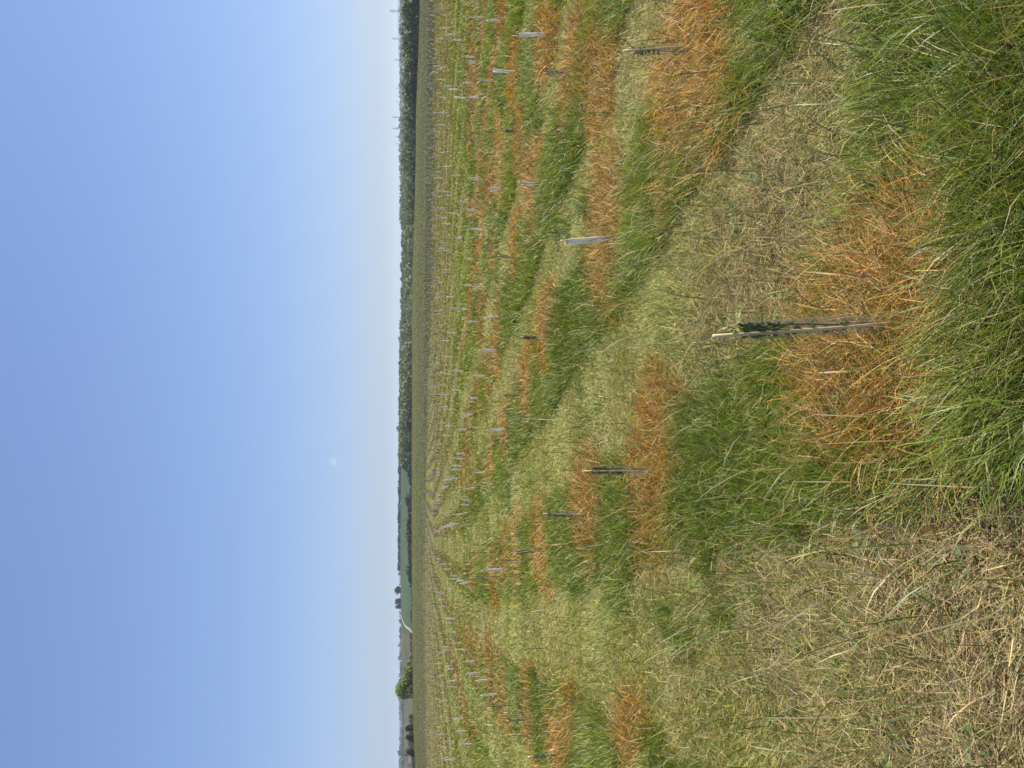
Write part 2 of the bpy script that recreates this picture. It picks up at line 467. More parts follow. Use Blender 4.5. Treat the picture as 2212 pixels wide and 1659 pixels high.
def ground_colour(x, y):
    dead, lush, r, d = cover(x, y)
    n1 = fbm(x, y, .35, 2)[:, None]; n2 = fbm(x, y, 2.3, 6)[:, None]
    dist = np.hypot(x, y)[:, None]
    strawf = np.clip(.60 - .34 * sstep(2.5, 6, dist) - .16 * sstep(10, 26, dist) + (n1 - .5) * .9, .05, .9)
    mown = C_STRAW * strawf + C_MOWN * (1 - strawf)
    c = mown * (.55 + .25 * n2 + .2 * sstep(8, 40, dist))
    c = c * (1 - .30 * sstep(15, 40, dist))
    c = c * sstep(1.5, 7, dist) + np.array([.105, .080, .048]) * (1 - sstep(1.5, 7, dist))
    lc = (C_LUSH * (1 - n1) + C_LUSH2 * n1) * .8
    c = c * (1 - lush[:, None]) + lc * lush[:, None]
    dc = (C_DEAD * (1 - n2) + C_DEAD2 * n2) * .7
    fb = sstep(12, 45, dist)
    dc = dc * (1 - fb) + np.array([.135, .085, .036]) * fb
    c = c * (1 - dead[:, None]) + dc * dead[:, None]
    # out beyond the planting that shows: rough brown-green turf
    t = (x / np.maximum(y, 1))[:, None]
    st = 148 - 200 * np.clip(t + .25, 0, .40) - 60 * np.clip(-.3 - t, 0, .3)
    f = sstep(0, 34, dist - st + (n1 - .5) * 40)
    g1 = np.array([.098, .088, .030]); g2 = np.array([.082, .104, .027])
    gm = fbm(x, y, .021, 51)[:, None] * .5 + .5 * sstep(.55, .25, (dist - 90) / 160)
    far = g1 * (1 - gm) + g2 * gm
    far = far * (.85 + .3 * fbm(x, y, .3, 12)[:, None])
    c = c * (1 - f) + far * f
    # the strip of pale grass by the far fence
    # other fields
    Y = y[:, None]
    past = np.array([.042, .066, .026]); scrub = np.array([.072, .070, .036]); straw = np.array([.42, .37, .20])
    hill = past * (.7 + .6 * fbm(x, y, .012, 14)[:, None]) * (1 - .13 * (np.abs(((x + .18 * y) / 21.0) % 1.0 - .5) < .06)[:, None])
    sc = scrub * (.6 + .8 * fbm(x, y, .05, 15)[:, None])
    o = np.where(t < -.315 + .02 * (Y - 600) / 300, sc, hill)
    o = np.where(t > -.07, past * .8, o)
    # a stubble field
    o = np.where((t < -.405) & (t > -.445) & (Y > 500) & (Y < 640), straw, o)
    c = np.where(Y > 305, o, c)
    fl = np.array([.05, .085, .05]) * (.7 + .7 * fbm(x, y, .002, 16)[:, None])
    c = np.where(Y > 960, fl, c)
    return c


def build_ground():
    # polar sheet: fine in front, coarse behind, out past the horizon
    rad = [0.0, .35, .7]
    rr = 1.0
    while rr < 13000:
        rad.append(rr)
        rr *= 1.012 if rr < 320 else 1.03
    rad = np.array(rad)
    a = [-PI]
    th = -PI
    while th < PI - 1e-6:
        ad = abs(th)
        th += math.radians(.13) if ad < math.radians(33) else (math.radians(.6) if ad < math.radians(50) else math.radians(5))
        a.append(min(th, PI))
    a = np.array(a)[:-1]
    RR, AA = np.meshgrid(rad, a, indexing='ij')
    x = (RR * np.sin(AA)).ravel(); y = (RR * np.cos(AA)).ravel()
    z = terrain(x, y)
    col = ground_colour(x, y)
    nr, na = RR.shape
    i = np.arange(nr - 1)[:, None]; j = np.arange(na)[None, :]
    j2 = (j + 1) % na
    q = np.stack([(i * na + j), (i * na + j2), ((i + 1) * na + j2), ((i + 1) * na + j)], -1).reshape(-1, 4)[:, ::-1]
    m, nt, out = mat_new('turf_ground')
    at = nt.nodes.new('ShaderNodeAttribute'); at.attribute_name = 'Col'
    b = principled(nt, Roughness=.95); b.inputs['Specular IOR Level'].default_value = .1
    tc = nt.nodes.new('ShaderNodeTexCoord')
    n1 = nt.nodes.new('ShaderNodeTexNoise'); n1.inputs['Scale'].default_value = 9; n1.inputs['Detail'].default_value = 8
    n1.inputs['Roughness'].default_value = .75
    mp = nt.nodes.new('ShaderNodeMapping'); mp.inputs['Scale'].default_value = (1, 1, 0)
    nt.links.new(tc.outputs['Object'], mp.inputs['Vector']); nt.links.new(mp.outputs[0], n1.inputs['Vector'])
    n2 = nt.nodes.new('ShaderNodeTexNoise'); n2.inputs['Scale'].default_value = 1.1; n2.inputs['Detail'].default_value = 6
    nt.links.new(mp.outputs[0], n2.inputs['Vector'])
    r1 = nt.nodes.new('ShaderNodeMapRange'); r1.inputs['From Min'].default_value = .3; r1.inputs['From Max'].default_value = .7
    r1.inputs['To Min'].default_value = .65; r1.inputs['To Max'].default_value = 1.35
    nt.links.new(n1.outputs[0], r1.inputs['Value'])
    r2 = nt.nodes.new('ShaderNodeMapRange'); r2.inputs['From Min'].default_value = .3; r2.inputs['From Max'].default_value = .7
    r2.inputs['To Min'].default_value = .75; r2.inputs['To Max'].default_value = 1.25
    nt.links.new(n2.outputs[0], r2.inputs['Value'])
    mu = nt.nodes.new('ShaderNodeMath'); mu.operation = 'MULTIPLY'
    nt.links.new(r1.outputs[0], mu.inputs[0]); nt.links.new(r2.outputs[0], mu.inputs[1])
    vm = nt.nodes.new('ShaderNodeVectorMath'); vm.operation = 'SCALE'
    nt.links.new(at.outputs['Color'], vm.inputs[0]); nt.links.new(mu.outputs[0], vm.inputs['Scale'])
    nt.links.new(vm.outputs[0], b.inputs['Base Color'])
    bp = nt.nodes.new('ShaderNodeBump'); bp.inputs['Strength'].default_value = .6; bp.inputs['Distance'].default_value = .06
    nt.links.new(n1.outputs[0], bp.inputs['Height']); nt.links.new(bp.outputs[0], b.inputs['Normal'])
    nt.links.new(b.outputs[0], out.inputs[0])
    g = mesh_np('ground', np.stack([x, y, z], 1), quads=q, col=col, mat=m, smooth=True)
    tag(g, kind='structure')
    return g


build_ground()

# chalk track climbing the edge of the green hill
ty = np.linspace(470, 898, 90)
tcx = (-.309 + .03 * (ty - 620) / 280) * ty + 1.2 * np.sin(ty * .03)
hw = .85 + .35 * vnoise(ty, ty * 0, .08)
TV, TC = [], []
for sgn in (-1, 0, 1):
    xx = tcx + sgn * hw
    TV.append(np.stack([xx, ty, terrain(xx, ty) + .12], 1))
TV = np.stack(TV, 1).reshape(-1, 3)
ii = np.arange(89)[:, None] * 3
TQ = np.concatenate([ii + np.array([[0, 1, 4, 3]]), ii + np.array([[1, 2, 5, 4]])])
tag(mesh_np('track', TV, quads=TQ, mat=simple('chalk', (.30, .285, .22), .9, .2, .3)), kind='structure')


# ------------------------------------------------------------------ grass
def blades(base, az, L, w, phi0, phi1, tw, col, K, tipcol=None):
    """Tapered bent blades. base (N,3); phi0/phi1 lean from vertical at root / added by the tip."""
    N = len(L)
    t = np.linspace(0, 1, K + 1)
    ph = phi0[:, None] + phi1[:, None] * t[None, :] ** 1.4
    seg = (L / K)[:, None]
    mid = .5 * (ph[:, 1:] + ph[:, :-1])
    h = np.concatenate([np.zeros((N, 1)), np.cumsum(np.sin(mid) * seg, 1)], 1)
    z = np.concatenate([np.zeros((N, 1)), np.cumsum(np.cos(mid) * seg, 1)], 1)
    ca, sa = np.cos(az)[:, None], np.sin(az)[:, None]
    C = np.stack([base[:, :1] + h * ca, base[:, 1:2] + h * sa, base[:, 2:3] + np.maximum(z, -.02)], -1)
    nx = np.cos(ph); nzv = -np.sin(ph)
    ct, st = np.cos(tw)[:, None], np.sin(tw)[:, None]
    S = np.stack([-sa * ct + nx * ca * st, ca * ct + nx * sa * st, nzv * st], -1)
    wid = w[:, None] * np.array([.75, 1.0, .9, .65, .4][:K + 1] if K == 4 else
                                ([.8, 1.0, .7, .3] if K == 3 else [.85, .9, .3]))[None, :]
    Lf = C[:, :K] - S[:, :K] * wid[:, :K, None] * .5
    Rt = C[:, :K] + S[:, :K] * wid[:, :K, None] * .5
    tip = C[:, K:]
    nv = 2 * K + 1
    V = np.concatenate([np.stack([Lf, Rt], 2).reshape(N, 2 * K, 3), tip], 1).reshape(-1, 3)
    off = (np.arange(N) * nv)[:, None]
    qs = [np.stack([off[:, 0] + 2 * k, off[:, 0] + 2 * k + 1, off[:, 0] + 2 * k + 3, off[:, 0] + 2 * k + 2], 1) for k in range(K - 1)]
    Q = np.concatenate(qs, 0) if qs else None
    T = np.stack([off[:, 0] + 2 * K - 2, off[:, 0] + 2 * K - 1, off[:, 0] + 2 * K], 1)
    if tipcol is None: tipcol = col
    tt = np.concatenate([np.repeat(t[:K], 2), [1.0]])[None, :, None]
    CC = (col[:, None, :] * (1 - tt ** 2) + tipcol[:, None, :] * tt ** 2).reshape(-1, 3)
    return V, Q, T, CC


class Turf:
    def __init__(self): self.V, self.Q, self.T, self.C, self.n = [], [], [], [], 0

    def add(self, V, Q, T, C):
        self.V.append(V.astype(np.float32)); self.C.append(C.astype(np.float32))
        self.Q.append((Q + self.n).astype(np.int32)); self.T.append((T + self.n).astype(np.int32)); self.n += len(V)

    def build(self, name, mat, label):
        o = mesh_np(name, np.concatenate(self.V), np.concatenate(self.Q), np.concatenate(self.T), np.concatenate(self.C), mat)
        return tag(o, label, 'grass', kind='stuff')


def scatter(d0, d1, rho0, expo=1.75):
    """Points in the visible wedge, denser near the viewer's path."""
    n = 4096
    D = np.linspace(d0, d1, n)
    rho = rho0 * np.minimum(1, (2.6 / D)) ** expo
    wgt = rho * (1.02 * D + 2.2)
    cum = np.cumsum(wgt) * (D[1] - D[0])
    N = int(cum[-1])
    y = np.interp(rng.random(N) * cum[-1], cum, D)
    x = (rng.random(N) * 2 - 1) * (.51 * y + 1.1)
    # tufts: thin out between clumps
    keep = rng.random(N) < (.45 + .8 * fbm(x, y, 3.1, 61))
    return x[keep], y[keep]


def jitter_col(c, amt, n):
    k = 1 + rng.normal(0, 1, (n, 1)) * amt
    return np.clip(c * np.clip(k, .4, 1.8) * (1 + rng.normal(0, 1, (n, 3)) * amt * .35), .004, .8)


lush_t, dead_t, mown_t, straw_t = Turf(), Turf(), Turf(), Turf()


def grow(d0, d1, K, rho):
    x, y = scatter(d0, d1, rho)
    dead, lush, r, d = cover(x, y)
    z = terrain(x, y)
    dist = np.hypot(x, y)
    u = rng.random(len(x))
    t_ = x / np.maximum(y, 1)
    st = 148 - 200 * np.clip(t_ + .25, 0, .40) - 60 * np.clip(-.3 - t_, 0, .3)
    farf = sstep(0, 34, dist - st + (fbm(x, y, .35, 2) - .5) * 40)
    kind = np.where(rng.random(len(x)) < farf, 3, np.where(u < dead, 0, np.where(u < dead + lush, 1, 2)))
    flow = fbm(x, y, .55, 71) * 4 * PI                       # neighbouring blades lean alike
    wmin = .00085 * dist
    B = np.stack([x, y, z - .01], 1)
    # lush, unmown
    m = np.where(kind == 1)[0]
    n = len(m)
    L = (.10 + .15 * rng.random(n) ** 1.3) * (.75 + .6 * fbm(x[m], y[m], .9, 81)) * np.where(y[m] < 2.2, 1.5, 1) * (1 - .5 * sstep(14, 35, y[m]))
    g = fbm(x[m], y[m], .7, 91)[:, None]
    c = jitter_col(C_LUSH * (1 - g) + C_LUSH2 * g, .28, n)
    tussock_shade = 1 - sstep(.65, 1.1, np.hypot((x[m] - .62) / .75, (y[m] - 1.65) / .6))    # shade within the long near tussock, put into its blade colour
    c = c * (1 - .26 * tussock_shade[:, None])
    odd = rng.random(n)
    c[odd < .13] = jitter_col(np.array([.36, .30, .15]), .2, int((odd < .13).sum()))
    az = flow[m] + rng.normal(0, 1.5, n)
    w = np.maximum(.0036 * (.5 + .9 * rng.random(n)), wmin[m])
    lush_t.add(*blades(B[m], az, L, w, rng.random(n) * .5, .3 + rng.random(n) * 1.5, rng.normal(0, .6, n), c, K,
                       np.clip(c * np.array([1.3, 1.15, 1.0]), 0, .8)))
    # dead, sprayed
    m = np.where(kind == 0)[0]
    n = len(m)
    L = (.10 + .16 * rng.random(n) ** 1.2) * (.8 + .5 * fbm(x[m], y[m], .9, 82)) * (1 + .35 * sstep(4, 2, y[m])) * (1 - .5 * sstep(14, 35, y[m]))
    g = rng.random((n, 1))
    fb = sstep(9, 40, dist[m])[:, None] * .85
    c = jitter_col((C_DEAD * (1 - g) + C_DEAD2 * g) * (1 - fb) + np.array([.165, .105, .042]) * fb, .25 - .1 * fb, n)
    odd = rng.random(n)
    k = odd < .2; c[k] = jitter_col(np.array([.46, .34, .17]), .2, int(k.sum()))
    k = (odd > .2) & (odd < .24); c[k] = jitter_col(np.array([.27, .10, .055]), .2, int(k.sum()))
    k = (odd > .27) & (odd < .41 + .12 * sstep(10, 30, dist[m])); c[k] = jitter_col(C_LUSH, .2, int(k.sum()))
    az = flow[m] + rng.normal(0, 1.3, n)
    w = np.maximum(.0035 * (.5 + .9 * rng.random(n)), wmin[m])
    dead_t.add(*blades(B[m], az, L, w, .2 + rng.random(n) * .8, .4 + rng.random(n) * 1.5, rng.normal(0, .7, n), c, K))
    m = np.where(kind == 3)[0]
    n = len(m)
    if n:
        g = fbm(x[m], y[m], .03, 51)[:, None]
        c = jitter_col(np.array([.104, .094, .030]) * (1 - g) + np.array([.086, .110, .027]) * g, .2, n)
        mown_t.add(*blades(B[m], flow[m] + rng.normal(0, 1.3, n), (.05 + .08 * rng.random(n)), wmin[m] * (.7 + .6 * rng.random(n)),
                           .2 + rng.random(n) * .8, .3 + rng.random(n), rng.normal(0, .6, n), c, 2))
    # mown: short green shoots and lying clippings
    m = np.where(kind == 2)[0]
    strawf = np.clip(.47 - .20 * sstep(2.6, 5, dist[m]) - .19 * sstep(10, 24, dist[m]) + (fbm(x[m], y[m], .5, 2) - .5) * 1.2
                    + .30 * sstep(.2, .6, x[m] + .1 * (y[m] - 2)) * (1 - sstep(3.6, 5.5, y[m])), .06, .85)
    isst = rng.random(len(m)) < strawf
    a = m[~isst]; n = len(a)
    L = (.032 + .065 * rng.random(n)) * (.8 + .6 * fbm(x[a], y[a], 1.2, 83)) * (1 - .45 * sstep(14, 35, dist[a]))
    fd = sstep(8, 30, dist[a])[:, None]
    c = jitter_col((C_MOWN * .98 + C_LUSH2 * .30) * (1 - fd) + np.array([.160, .195, .042]) * fd, .25 - .1 * sstep(25, 50, dist[a])[:, None], n)
    az = flow[a] + rng.normal(0, 1.0, n)
    w = np.maximum(.0034 * (.6 + .8 * rng.random(n)), wmin[a])
    mown_t.add(*blades(B[a], az, L, w, .2 + rng.random(n) * .8, .3 + rng.random(n) * 1.1, rng.normal(0, .6, n), c, max(K - 1, 2),
                       np.clip(c * np.array([1.35, 1.15, 1.0]), 0, .8)))
    a = m[isst]; n = len(a)
    L = (.05 + .11 * rng.random(n) ** 1.5) * (1 - .4 * sstep(3.5, 8, dist[a]))
    c = jitter_col(C_STRAW, .25, n)
    k = rng.random(n) < .3 - .2 * sstep(3, 7, dist[a]); c[k] = jitter_col(np.array([.27, .20, .12]), .3, int(k.sum()))
    az = flow[a] + rng.normal(0, 1.8, n)
    b2 = B[a].copy(); b2[:, 2] += .012 + .035 * rng.random(n)
    w = np.maximum(.0030 * (.5 + .8 * rng.random(n)), wmin[a] * .75)
    straw_t.add(*blades(b2, az, L, w, 1.0 + rng.random(n) * .6, rng.normal(0, .4, n), rng.normal(0, .8, n), c, max(K - 1, 2)))


grow(1.25, 5.0, 4, 30000)
grow(5.0, 14.0, 3, 30000)
grow(14.0, 80.0, 2, 26000)
grow(80.0, 262.0, 2, 12000)

# long wiry bents and stray tall blades that stand above the sward
x, y = scatter(1.3, 22, 190, 1.5)
dead, lush, r, d = cover(x, y)
n = len(x)
B = np.stack([x, y, terrain(x, y)], 1)
c = np.where(rng.random((n, 1)) < .34, np.array([[.36, .29, .15]]), np.array([[.150, .185, .045]]))
c = np.where((rng.random(n) < dead)[:, None], np.array([[.34, .18, .07]]), c)
c = jitter_col(c, .2, n)
lush_t.add(*blades(B, rng.random(n) * 6.28, .22 + .22 * rng.random(n), np.maximum(.003 + .003 * rng.random(n), .0007 * y),
                   rng.random(n) * .5, .3 + rng.random(n) * 1.3, rng.normal(0, .5, n), c, 4))

n = 420
x = -.25 + 1.6 * rng.random(n); y = 1.35 + 1.5 * rng.random(n) ** 1.3
dead, lush, r, d = cover(x, y)
k = (rng.random(n) < lush + .12 + .25 * dead); x, y = x[k], y[k]; n = len(x)
B = np.stack([x, y, terrain(x, y)], 1)
c = jitter_col(np.where(rng.random((n, 1)) < .6, np.array([[.12, .19, .045]]), np.array([[.24, .25, .11]])), .2, n)
lush_t.add(*blades(B, rng.random(n) * 6.28, .16 + .18 * rng.random(n), .0055 + .004 * rng.random(n),
                   .1 + rng.random(n) * .6, .5 + rng.random(n) * 1.4, rng.normal(0, .5, n), c, 4))
# low rosettes of small round weed leaves between the clippings
n = 70
px = -2.3 + 3.4 * rng.random(n); py = 1.5 + 3.0 * rng.random(n)
for k_ in range(n):
    m_ = 14
    a_ = rng.random(m_) * 6.28; rr_ = .05 * rng.random(m_) ** .5
    bx_ = px[k_] + rr_ * np.cos(a_); by_ = py[k_] + rr_ * np.sin(a_)
    B = np.stack([bx_, by_, terrain(bx_, by_) + .02 + .03 * rng.random(m_)], 1)
    mown_t.add(*blades(B, a_, .022 + .014 * rng.random(m_), .014 + .008 * rng.random(m_), .8 + .6 * rng.random(m_),
                       .2 + .3 * rng.random(m_), rng.normal(0, .3, m_), jitter_col(np.array([.10, .17, .04]), .2, m_), 3))

lush_t.build('lush_grass', M_GRASS, 'long green unmown grass growing along the tree rows')
dead_t.build('dead_grass', M_DEAD, 'orange weedkilled grass lying dead round the foot of each tree guard')
mown_t.build('mown_grass', M_MOWN, 'short green mown grass in the strips between the tree rows')
straw_t.build('grass_clippings', M_MOWN, 'pale dry clippings strewn over the mown strips between the rows')


# ------------------------------------------------------------------ saplings in guards
def make_guard(H, w0, kind):
    """The sleeve: a flattened film tube, slightly crumpled, flared at the top."""
    mb = MB()
    seg, nh = 16, 10
    V = []
    for i in range(nh + 1):
        f = i / nh
        for k in range(seg):
            th = 2 * PI * k / seg
            a = w0 * (.92 + .12 * f) * (1 + .06 * math.sin(3 * f * PI + k * 1.7 + kind))
            b = w0 * (.50 + .10 * math.sin(f * 5 + kind)) * (1 + .08 * math.sin(5 * f + k * 2.1))
            V.append((a * math.cos(th), b * math.sin(th), f * H + (.004 * math.sin(th * 2 + kind) if i == nh else 0)))
    Q = [(i * seg + k, i * seg + (k + 1) % seg, (i + 1) * seg + (k + 1) % seg, (i + 1) * seg + k)
         for i in range(nh) for k in range(seg)]
    mb.add(V, Q)
    return mb


def make_sapling(kind, rs, pale):
    """One planted tree: guard + cane + stem + foliage, 1 unit = guard height .42 m."""
    root = empty('young_tree')
    H = .42
    wd = .026 + .004 * rs.random()
    g = make_guard(H, wd, kind).build('guard', M_PLASTIC_W if pale else M_PLASTIC, root, True)
    # cane beside or inside the sleeve
    cx = (.012 if kind % 2 else -.012) * (1 + rs.random() * .5)
    top = .42 + .06 + .05 * rs.random()
    mb = MB()
    pts, rad = [], []
    for i in range(9):
        f = i / 8
        pts.append((cx * .6 + .006 * math.sin(f * 3 + kind), -.008, -.03 + f * (top + .03)))
        rad.append(.0052 * (1.12 if i in (2, 5, 7) else 1.0))
    mb.tube(pts, rad, 8)
    mb.build('cane', M_CANE, root, True)
    # stem
    mb = MB()
    px = -cx * .4
    tip = .40 + (.10 if kind in (0, 2, 4, 6) else .02)
    sp = [(px + .008 * math.sin(i * 1.3 + kind), .006 * math.cos(i * 1.7), -.02 + (tip + .02) * i / 7) for i in range(8)]
    mb.tube(sp, [.0035 - .0003 * i for i in range(8)], 5)
    if kind in (1, 5):      # a bare side twig out of the top
        mb.tube([(px, 0, .40), (px + .06, .02, .46), (px + .10, .03, .52)], [.0025, .002, .0012], 4)
    mb.build('stem', M_STEM, root, True)
    # leaves: packed in the upper sleeve, some over the rim
    mb = MB()
    nl = (120, 60, 130, 50, 100, 14, 80, 34)[kind]
    z0 = (.22, .26, .315, .20, .25, .2, .10, .28)[kind]
    for q_ in range(nl):
        z = .12 + .2 * rs.random() if q_ % 9 == 0 else z0 + (H - z0) * rs.random() ** .7
        a = rs.random() * 6.28
        rr = wd * .5 * rs.random() ** .5
        p = (rr * math.cos(a), rr * .5 * math.sin(a), z)
        dv = (math.cos(a) * .35, math.sin(a) * .15, rs.uniform(.2, .9) * rs.choice((-.5, 1, 1)))
        mb.leaf(p, dv, (rs.uniform(-1, 1), rs.uniform(-1, 1), 1), .013 + .010 * rs.random(), .010 + .008 * rs.random())
    mb.build('foliage', M_LEAF, root)
    if kind in (0, 2, 3, 4, 6):
        mb = MB()
        ns = (16, 0, 20, 30, 34, 0, 10, 0)[kind]
        for _ in range(ns):
            z = H - .01 + (.07 if kind != 4 else .13) * rs.random()
            a = rs.random() * 6.28
            rr = (.022 if kind != 4 else .045) * rs.random() ** .5
            mb.leaf((px + (.014 if kind == 2 else 0) + rr * math.cos(a), rr * math.sin(a), z), (math.cos(a), math.sin(a), rs.uniform(-.2, 1)),
                    (0, 0, 1), .02 + .02 * rs.random(), .012 + .008 * rs.random())
        mb.build('leaves', M_BROWNLEAF if kind == 3 else M_TIP, root)
    return root


protos = [make_sapling(k, random.Random(40 + k), k in (5, 7)) for k in range(8)]
_kids = {p.name: [c for c in COL.objects if c.parent == p] for p in protos}
_used = set()


def copy_sapling(k):
    p = protos[k]
    if k not in _used:
        _used.add(k)
        return p
    r = p.copy()
    COL.objects.link(r)
    for c in _kids[p.name]:
        n = c.copy()
        n.parent = r
        COL.objects.link(n)
    return r


ORD = ['first', 'second', 'third', 'fourth', 'fifth', 'sixth', 'seventh', 'eighth', 'ninth', 'tenth']
ROWN = {1: 'in the foreground guard\'s row', 2: 'in the row just right of the foreground guard',
        0: 'in the row left of the broad mown strip', -1: 'in the second row left of the broad strip',
        3: 'in the second row right of the foreground guard', 4: 'in the third row right of the foreground guard'}
SPECIAL = {
    0: 'large clear tree guard with bamboo cane in the orange patch nearest the camera',
    1: 'tree guard with bare dark twig sticking out, by the orange patch at right edge',
    2: 'grey tree guard with dark leaves and straight cane, next behind the big foreground guard',
    3: 'tree guard topped by a tuft of withered brown leaves beside the broad mown strip',
    9: 'leaning leafless brown-grey tree guard in an orange patch right of the mown strip',
    11: 'leaning dark tree guard with a yellow-green leaf tuft right of the broad mown strip',
    53: 'tall pale tree guard with cane at the right edge in bright green grass',
    18: 'squat grey tree guard with withered leaves above the large orange patch at right',
    66: 'tree guard with big yellow-green leafy top at the left edge of the field',
    67: 'brown-leaved tree guard with cane, second from the left edge of the field',
}
KINDS = {0: 2, 1: 1, 2: 0, 3: 3, 4: 0, 5: 6, 6: 7, 7: 4, 8: 4, 9: 5, 10: 0, 11: 4, 12: 7, 13: 1, 18: 3, 66: 4, 67: 3, 68: 6, 69: 7, 53: 7}
items = [(x, y, h, c, n) for n, (x, y, h, c) in enumerate(NEAR)]
plant_order = np.argsort(PLANT[:, 1])
for i in plant_order:
    x, y, h, r = PLANT[i]
    if abs(x) < .475 * y + .3:
        items.append((x, y, h, 0, None))
items.sort(key=lambda q: q[1])
near_items, rest_items = items[:296], items[296:]
cnt = {}
rs = random.Random(5)
for x, y, h, c, n in near_items:
    k = KINDS.get(n, rs.choice([0, 1, 2, 3, 4, 5, 6, 7, 5, 7, 7, 0] if y < 13 else [5, 7, 7, 5, 7, 7, 5, 0, 6, 3]))
    o = copy_sapling(k)
    zz = float(terrain(np.array([x]), np.array([y]))[0])
    s = h / .42
    wide = (.92 if y > 8 else 1.0)
    if n == 0: wide, s = 1.1, h / .42
    o.location = (x, y, zz)
    o.scale = (wide, wide, s)
    lean = rs.gauss(0, .05)
    if n == 0: lean = -.075
    if n == 9: lean = -.14
    if n == 11: lean = -.16
    if n == 4: lean = -.10
    o.rotation_euler = (rs.gauss(0, .04), lean, rs.gauss(0, .5) + (PI if rs.random() < .5 and n not in (0, 2) else 0))
    if n in (0, 1, 2, 3, 9): o.rotation_euler.z = (0.25, -.3, .15, .1, .4)[(0, 1, 2, 3, 9).index(n)]
    r = int(round(float(row_coord(np.array([x]), np.array([y]))[0])))
    cnt[r] = cnt.get(r, 0) + 1
    if n in SPECIAL:
        tag(o, SPECIAL[n], 'tree guard', 'young trees in guards planted in rows')
    elif r in ROWN and cnt[r] <= 10 and y < 26:
        tag(o, '%s tree guard from the camera %s' % (ORD[cnt[r] - 1], ROWN[r]), 'tree guard', 'young trees in guards planted in rows')
    elif y < 26:
        tag(o, 'small pale tree guard with cane standing among the orange patches at right', 'tree guard', 'tree guards in the right middle distance')
    else:
        side = 'left of' if x / y < -.2 else 'right of'
        tag(o, 'tiny pale tree guard with cane in the distant rows %s the narrowing mown strip' % side, 'tree guard',
            'distant tree guards in rows, %s the strip' % side.split()[0])

# everything farther down the rows: too many and too small to tell apart
P = np.array([(q[0], q[1], q[2]) for q in rest_items])
P = P[(P[:, 1] < 205)]
zz = terrain(P[:, 0], P[:, 1])
N = len(P)
seg = 6
V = np.zeros((N, seg * 2 + 8, 3))
wv = .030 * (.8 + .6 * rng.random(N))
lx = rng.normal(0, .03, N)
for k in range(seg):
    th = 2 * PI * k / seg
    for lev in (0, 1):
        V[:, lev * seg + k, 0] = P[:, 0] + wv * math.cos(th) + lx * lev
        V[:, lev * seg + k, 1] = P[:, 1] + wv * .6 * math.sin(th)
        V[:, lev * seg + k, 2] = zz + lev * P[:, 2]
for k in range(4):
    dx, dy = ((-1, -1), (1, -1), (1, 1), (-1, 1))[k]
    for lev in (0, 1):
        V[:, seg * 2 + lev * 4 + k, 0] = P[:, 0] + wv * .8 + dx * .009 + lx * lev
        V[:, seg * 2 + lev * 4 + k, 1] = P[:, 1] - .01 + dy * .009
        V[:, seg * 2 + lev * 4 + k, 2] = zz + lev * (P[:, 2] + .08)
nv = seg * 2 + 8
off = (np.arange(N) * nv)[:, None]
loc = [(k, (k + 1) % seg, seg + (k + 1) % seg, seg + k) for k in range(seg)]
loc += [(seg * 2 + k, seg * 2 + (k + 1) % 4, seg * 2 + 4 + (k + 1) % 4, seg * 2 + 4 + k) for k in range(4)]
Q = (off[:, None, :] + np.array(loc)[None]).reshape(-1, 4)
cc = np.zeros((N, nv, 3))
pk_ = rng.random((N, 1)) + np.clip((P[:, 1:2] - 95) / 160, 0, .35)
base = np.where(pk_ < .55, np.array([[.82, .80, .72]]), np.where(pk_ < .80, np.array([[.36, .40, .44]]), np.array([[.17, .17, .13]])))
cc[:, :seg * 2] = base[:, None, :]
cc[:, seg * 2:] = np.array([.6, .48, .3])
M_FARG = leafy('far_guard_film', .45, .1, .3, tcol=(1, 1, 1))
far_g = mesh_np('distant_tree_guards', V.reshape(-1, 3), quads=Q, col=cc.reshape(-1, 3), mat=M_FARG)
tag(far_g, 'faint specks of tree guards in rows at the far end of the field', 'tree guards', kind='stuff')

# the taller marker stake in the rows
mk = empty('marker_post', (8.8, 70.0, float(terrain(np.array([8.8]), np.array([70.0]))[0])))
mb = MB(); mb.tube([(0, 0, -.1), (0, 0, .95)], .028, 8); mb.build('post', M_POST, mk)
mb = MB(); mb.box((0, 0, .965), (.26, .05, .03)); mb.build('crosspiece', M_POST, mk)
tag(mk, 'thin dark marker post with a short crosspiece standing in the distant rows', 'post')


# ------------------------------------------------------------------ trees, hedges and wood
def leaf_cards(cen, nrm, size, col, jit=.9):
    """Leaf-clump faces: one tilted irregular quad per point."""
    N = len(cen)
    r = rng.normal(0, 1, (N, 3))
    n = nrm + r * jit
    n /= np.linalg.norm(n, axis=1, keepdims=True)
    a = np.cross(n, rng.normal(0, 1, (N, 3))); a /= np.linalg.norm(a, axis=1, keepdims=True)
    b = np.cross(n, a)
    s = (size * (.6 + .8 * rng.random(N)))[:, None]
    V = np.stack([cen - a * s, cen - b * s * .7 + n * s * .15, cen + a * s, cen + b * s * .8 - n * s * .1], 1).reshape(-1, 3)
    Q = (np.arange(N) * 4)[:, None] + np.arange(4)[None]
    return V, Q, np.repeat(col, 4, 0)


def crown_points(lobes, n):
    """Points over the surfaces of overlapping lobes (cx,cy,cz,rx,ry,rz)."""
    L = np.array(lobes)
    area = L[:, 3] * L[:, 5] + L[:, 4] * L[:, 5] + .5
    pick = rng.choice(len(L), n, p=area / area.sum())
    d = rng.normal(0, 1, (n, 3)); d /= np.linalg.norm(d, axis=1, keepdims=True)
    rad = .62 + .45 * rng.random(n) ** .6
    q = L[pick]
    return q[:, :3] + d * q[:, 3:] * rad[:, None], d, pick


